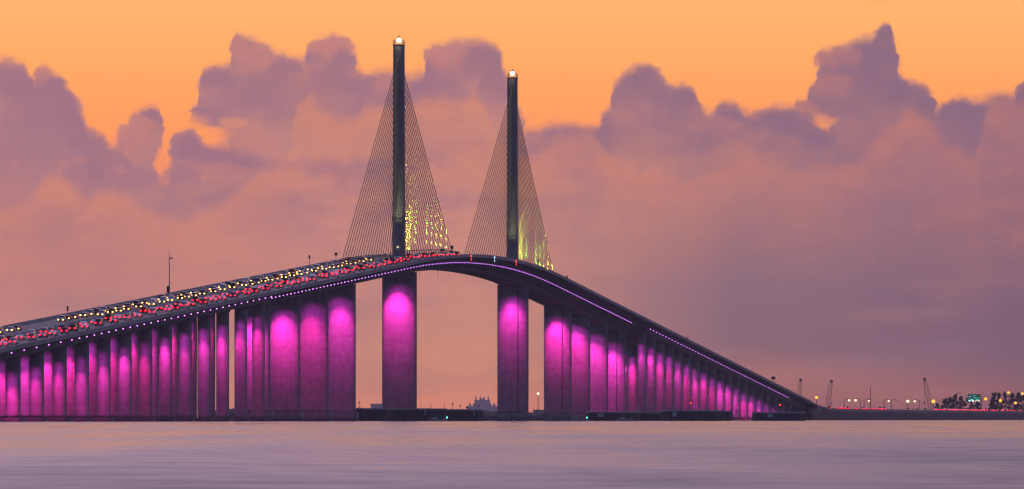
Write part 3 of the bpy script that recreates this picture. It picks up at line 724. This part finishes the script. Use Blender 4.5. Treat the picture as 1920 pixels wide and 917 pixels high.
# masts standing on the bridge
def on_deck(s, o, name, label, cat): x, y, _ = world(s, o); return thing(name, label, cat, (x, y, T(s) - .02), -AL)
t = on_deck(-470, -14.3, 'weather_mast', 'tall thin mast with instruments on the far parapet of the left viaduct', 'mast')
MB().tube((0, 0, 0), (0, 0, 11.2), .16, .1, 8).obj('mast_pole', M['steel'], t)
MB().box(-.75, -.1, -.3, .3, 0, 2.1).obj('equipment_box', M['steel'], t)
b = MB(); b.tube((0, 0, 9.9), (1.0, 0, 10.6), .06, n=6); b.box(.3, 1.0, -.2, .2, 10.2, 10.6); b.tube((0, 0, 11.2), (0, 0, 12.8), .03, n=6); b.obj('instrument', M['steel'], t)
t = on_deck(-679, -14.3, 'camera_post', 'short post with a slim housing on the far parapet near the left edge', 'post')
MB().tube((0, 0, 0), (0, 0, .7), .06, n=6).obj('post', M['steel'], t); MB().box(-.22, .22, -.2, .2, .6, 2.0).obj('housing', M['steel'], t)
t = on_deck(936, 14.3, 'camera_post', 'short dark post on the near parapet halfway down the right viaduct', 'post')
MB().tube((0, 0, 0), (0, 0, .4), .08, n=6).obj('post', M['steel'], t); MB().box(-.2, .2, -.2, .2, .3, 1.1).obj('housing', M['steel'], t)
t = on_deck(1376, 14.3, 'road_sign', 'dark square sign on a post near the foot of the right viaduct', 'sign')
MB().tube((0, 0, 0), (0, 0, 2.0), .09, n=6).obj('post', M['steel'], t); MB().box(-.95, .95, -.06, .06, 1.3, 2.6).obj('sign_panel', M['steel'], t)

def street_lamp(px, py, D, mat_, label, arm=0.0, r=.62, base=767.0):
    x, y, _ = at(px - arm * 2.6 / D * F, D); z1 = zrow(py, D); z0 = min(ZFLAT - 1, z1 - 4)
    t = thing('street_lamp', label, 'street lamp', (x, y, z0)); h = z1 - z0
    b = MB(); b.tube((0, 0, 0), (0, 0, h + .3), .2, .13, 8)
    if arm:
        b.tube((0, 0, h + .3), (arm * 1.3, 0, h + .9), .11, n=6); b.tube((arm * 1.3, 0, h + .9), (arm * 2.6, 0, h + .75), .11, n=6)
    b.obj('post', M['steel'], t)
    ax = arm * 2.6
    MB().box(ax - .6, ax + .6, -.3, .3, h + r * .8, h + r * .8 + .3).obj('lamp_head', M['steel'], t)
    if mat_: MB().ball((ax, 0, h), r, 10, 8).obj('lamp_bulb', M[mat_], t, True)
    return t
CAUSE = 'street lamps along the causeway'
LAMPS = [(1507, 749, 5400, 'e_sodium', 'orange street lamp at the bend where the viaduct meets the causeway', 0, .95), (1531, 745, 5600, 'e_sodium', 'orange street lamp on a post just right of the viaduct foot', 0, .8),
         (1592, 750.5, 5900, 'e_white', 'white street lamp first of a close pair right of the second crane', 1, .75), (1604, 750.5, 5950, 'e_white', 'brighter white street lamp second of the close pair', -1, .85),
         (1629, 751.5, 6100, 'e_white', 'dim white street lamp touching the tall bare pole', 1, .62), (1666, 752, 6200, 'e_white', 'white street lamp alone right of the tall bare pole', 1, .7),
         (1680, 752, 6250, None, 'unlit curved street lamp between two white ones', 1, .5), (1702, 752.3, 6300, 'e_white', 'brightest white street lamp left of the third crane', 0, 1.1), (1715, 752.3, 6350, 'e_white', 'white street lamp just left of the third crane', -1, .75),
         (1750, 752.5, 6500, 'e_sodium', 'large orange street lamp left of the first trees', 0, 1.15), (1794, 743.5, 7300, 'e_sodium', 'small orange street lamp above the left tree group', 0, .6), (1848, 748, 6900, 'e_sodium', 'orange street lamp right of the green sign', 1, 1.0),
         (1876, 751, 6700, 'e_sodium', 'orange street lamp shining among the right trees', 0, .95), (1891, 736, 6900, 'e_sodium', 'highest orange street lamp above the right trees', 0, .85), (1904, 755.5, 6600, 'e_sodium', 'lowest orange street lamp in front of the right trees', 0, .85), (1917, 738, 6900, 'e_sodium', 'orange street lamp at the right edge of the picture', 0, .85)]
for px, py, D, mm, lb, arm, r in LAMPS:
    street_lamp(px, py, D, mm, lb, arm, r * (.78 if mm == 'e_white' else .9))['group'] = CAUSE
pole_thing(1632, 6150, 765, 726, 'tallest bare pole on the causeway with a small curved top', None, 'tall_pole', 'pole', .22)
for px, D, lb in ((1801, 7200, 'unlit street lamp arm beside the green sign'), (1868, 7200, 'unlit street lamp arm above the right trees')):
    street_lamp(px, 738, D, None, lb, 1, .4)['group'] = CAUSE

# ------------------------------------------------------------------ cranes
def crane(xb, yb, xt, yt, D, label):
    x, y, _ = at(xb, D); t = thing('lattice_crane', label, 'crane', (x, y, 0)); k = D / F
    top = Vector(((xt - xb) * k, 0, zrow(yt, D))); base = Vector((0, 0, 5.0))
    ax = (top - base).normalized(); pr = Vector((0, 1, 0)).cross(ax).normalized(); L = (top - base).length
    b = MB(); n = 16
    def cor(i):
        w = (1.15 if 1 < i < n - 1 else .55); p = base + ax * (L * i / n)
        return [p + pr * w * a + Vector((0, w * q, 0)) for a, q in ((-1, -1), (1, -1), (1, 1), (-1, 1))]
    for i in range(n):
        c0, c1 = cor(i), cor(i + 1)
        for j in range(4):
            b.tube(c0[j], c1[j], .12, n=4, cap=False); b.tube(c0[j], c1[(j + 1) % 4], .06, n=4, cap=False); b.tube(c0[j], c0[(j + 1) % 4], .06, n=4, cap=False)
    b.box(top.x - .9, top.x + .9, -.8, .8, top.z - .8, top.z + .9)
    b.obj('boom', M['crane'], t)
    sg = 1 if top.x > 0 else -1
    MB().box(-sg * 1.0 - 2.6, -sg * 1.0 + 2.6, -2, 2, 4.0, 7.2).obj('cab', M['crane'], t)
    MB().box(-3.4, 3.4, -2.6, 2.6, 2.6, 3.95).obj('crawler_base', M['steel'], t)
    MB().tube((top.x, 0, top.z - .5), (top.x, 0, top.z * .45), .06, n=5).obj('hoist_rope', M['steel'], t)
    MB().box(top.x - .4, top.x + .4, -.3, .3, top.z * .45 - 1.2, top.z * .45).obj('hook_block', M['steel'], t)
crane(1496, 765, 1501, 712.5, 7600, 'faint lattice crane rising behind the foot of the viaduct')
crane(1549, 766, 1559, 715, 7300, 'lattice crane leaning right just left of the white lamps')
crane(1746, 766, 1733.5, 711, 7300, 'lattice crane leaning left, right of the white lamps')

# ------------------------------------------------------------------ trees
def pine(px, D, ytop, ybot, wpx, label, rr, group):
    x, y, _ = at(px, D); k = D / F; H_ = zrow(ytop, D); z0 = 3.0; w = wpx * k / 2
    t = thing('pine_tree', label, 'tree', (x, y, z0), 0, group); H = H_ - z0
    tr = MB(); tr.tube((0, 0, 0), (.2, 0, H * .9), .32, .06, 7)
    limbs = []
    for i in range(16):
        a = rr.uniform(0, 6.28); h = H * rr.uniform(.22, .9); L = w * rr.uniform(.45, 1.0) * (1 - (h / H) ** 2 * .65)
        e = Vector((math.cos(a) * L, math.sin(a) * L, h + rr.uniform(.3, 1.6))); tr.tube((0, 0, h), e, .09, .03, 5); limbs.append(e)
    tr.obj('trunk', M['bark'], t)
    b = MB()
    limbs += [Vector((rr.uniform(-.3, .3), 0, H * f)) for f in (.8, .9, .97)]
    for e in limbs:
        rad = rr.uniform(.7, 1.3) * w * .36
        for _ in range(70):
            v = Vector((rr.gauss(0, 1), rr.gauss(0, 1), rr.gauss(0, 1))); v = v.normalized() * rad * rr.uniform(.3, 1.0)
            p = e + v; u = Vector((rr.uniform(-1, 1), rr.uniform(-1, 1), rr.uniform(-.2, 1))).normalized(); q = u.orthogonal().normalized()
            s_ = rr.uniform(.14, .34)
            b.add([p - q * s_, p + u * s_ * 2.2, p + q * s_, p - u * s_ * .8], [(0, 1, 2, 3)])
    b.obj('crown', M['leaf'], t)
tr_ = random.Random(21)
LG, RG = 'trees behind the causeway left of the sign', 'trees behind the causeway at the right edge'
for i, (px, yt, w, lb) in enumerate(((1757, 757, 11, 'small dark pine at the left end of the left tree group'), (1770, 750, 19, 'bushy pine second in the left tree group'), (1780, 746, 18, 'dark pine third in the left tree group'), (1792, 741, 18, 'tallest pine of the left tree group'), (1803, 744, 14, 'narrow pine just left of the green sign'), (1817, 746, 20, 'broad pine right below the green sign'), (1833, 755, 17, 'ragged low pine right of the green sign foot'))):
    pine(px, 7250 + i * 12, yt, 766, w, lb, tr_, LG)
for i, (px, yt, w, lb) in enumerate(((1860, 756, 14, 'low spreading pine left end of the right tree group'), (1865, 739, 17, 'tall pine left in the right tree group'), (1873, 737.5, 13, 'slim pine behind the orange lamp in the right group'), (1884, 737, 18, 'tall dense pine under the highest orange lamp'), (1898, 738, 18, 'pine right of the highest orange lamp'), (1909, 737, 20, 'broad dense pine near the right edge'), (1921, 739, 22, 'pine cut off by the right edge of the picture'))):
    pine(px, 7050 + i * 12, yt, 766, w, lb, tr_, RG)
# ------------------------------------------------------------------ green highway sign
x, y, _ = at(1838, 6980); t = thing('highway_sign', 'large green overhead highway sign lit from below above the trees', 'sign', (x, y, 4.5))
k = 6980 / F; zt, zb = zrow(739, 6980) - 4.5, zrow(751.5, 6980) - 4.5; L = -23.5 * k
b = MB(); b.tube((.5, .8, 0), (.5, .8, zt), .25, n=8)
for zz in (zb + .6, zt - .6): b.tube((.5, .8, zz), (L - .3, .8, zz), .13, n=6)
b.obj('gantry', M['galv'], t)
pn = MB().box(L, -.1, 0, .12, zb, zt).obj('sign_panel', M['green'], t)
tx = MB(); lr = random.Random(2)
for zz, n, hh in ((zt - 1.0, 4, .45), (zt - 1.9, 11, .55), (zt - 2.8, 3, .5)):
    w = .5; x0 = L / 2 - n * w * .62
    for i in range(n):
        if lr.random() < .9: 
            xx = x0 + i * w * 1.25; tx.box(xx, xx + .09, -.04, -.01, zz, zz + hh); tx.box(xx + .25, xx + .34, -.04, -.01, zz, zz + hh); tx.box(xx + .09, xx + .25, -.04, -.01, zz + hh * (.0 if i % 2 else .45), zz + hh * (.17 if i % 2 else .6))
tx.obj('lettering', M['paint'], pn)
for fx in (.13, .38, .62, .88):
    h = MB().tube((L * fx, -1.4, zb - .2), (L * fx, 0.0, zb + .2), .05, n=6).obj('sign_lamp', M['steel'], t)
    MB().ball((L * fx, -1.4, zb + .0), .42 if fx in (.13, .62) else .3, 8, 6).obj('bulb', M['e_signlamp' if fx > .5 else 'e_white'], h)
for fx, cl in ((.3, (.5, .8, 1.0)), (.75, (.35, .75, 1.0))):
    ld = bpy.data.lights.new('sign_light', 'SPOT'); ld.energy = 900; ld.color = cl; ld.spot_size = math.radians(110); ld.spot_blend = 1.0; ld.shadow_soft_size = .2
    lo = bpy.data.objects.new('sign_light', ld); C.objects.link(lo); lo.parent = t; lo.location = (L * fx, -2.2, zb - .4); lo.rotation_euler = Vector((0, 2.2, 2.6)).to_track_quat('-Z', 'Y').to_euler()
# ------------------------------------------------------------------ distant hotel and pavilion
def hotel():
    D = 28000; k = D / F
    x, y, _ = at(905, D); t = thing('grand_hotel', 'hazy pale hotel with four domed turrets on the horizon between the pylon piers', 'hotel', (x, y, 0))
    def X(px): return (px - 905) * k
    def Z(py): return zrow(py, D)
    bd = MB()
    def blk(a, b_, yy, dep): bd.box(X(a), X(b_), -dep, dep, -1, Z(yy))
    blk(889.5, 919, 750, 14); blk(886.5, 922, 757, 11.8); blk(877, 934, 761.5, 9.3); blk(884, 930, 765, 16)
    bd.obj('wall', M['hotel'], t)
    for px in (892.3, 900.5, 907.3, 915.5):
        tw = MB().tube((X(px), -14, Z(757)), (X(px), -14, Z(745.5)), 1.5 * k, 1.25 * k, 12).obj('turret', M['hotel'], t)
        MB().ball((X(px), -14, Z(745.5)), 1.45 * k, 12, 8, 1.1).tube((X(px), -14, Z(744.5)), (X(px), -14, Z(741.5)), .3 * k, .05 * k, 6).obj('dome', M['hroof'], tw)
    for px in (881, 926.5):
        tw = MB().box(X(px) - 2.2 * k, X(px) + 2.2 * k, -13, -6, Z(764), Z(759.5)).obj('side_tower', M['hotel'], t)
        MB().tube((X(px), -9.5, Z(759.6)), (X(px), -9.5, Z(755)), 2.6 * k, .1 * k, 8).obj('roof', M['hroof'], tw)
    MB().tube((X(904), -6, Z(750.1)), (X(904), -6, Z(747.5)), 9 * k, 5.5 * k, 4).obj('roof', M['hroof'], t)
    wr = random.Random(9)
    for i in range(26):
        px = wr.uniform(879, 928); zz = Z(wr.uniform(759, 767)); MB().box(X(px), X(px) + .5 * k, -16.3, -16.05, zz, zz + .45 * k).obj('window', M['e_window'] if i < 5 else M['glass'], t)
hotel()
D = 22000; k = D / F; x, y, _ = at(706, D); t = thing('pavilion', 'faint flat-roofed pale building left of the near pylon pier', 'building', (x, y, 0))
MB().box(-11 * k, 11 * k, -6, 6, 0, zrow(760, D)).obj('wall', M['hotel'], t); MB().box(-12 * k, 13 * k, -7, 7, zrow(760, D), zrow(757, D)).obj('roof', M['hotel'], t)
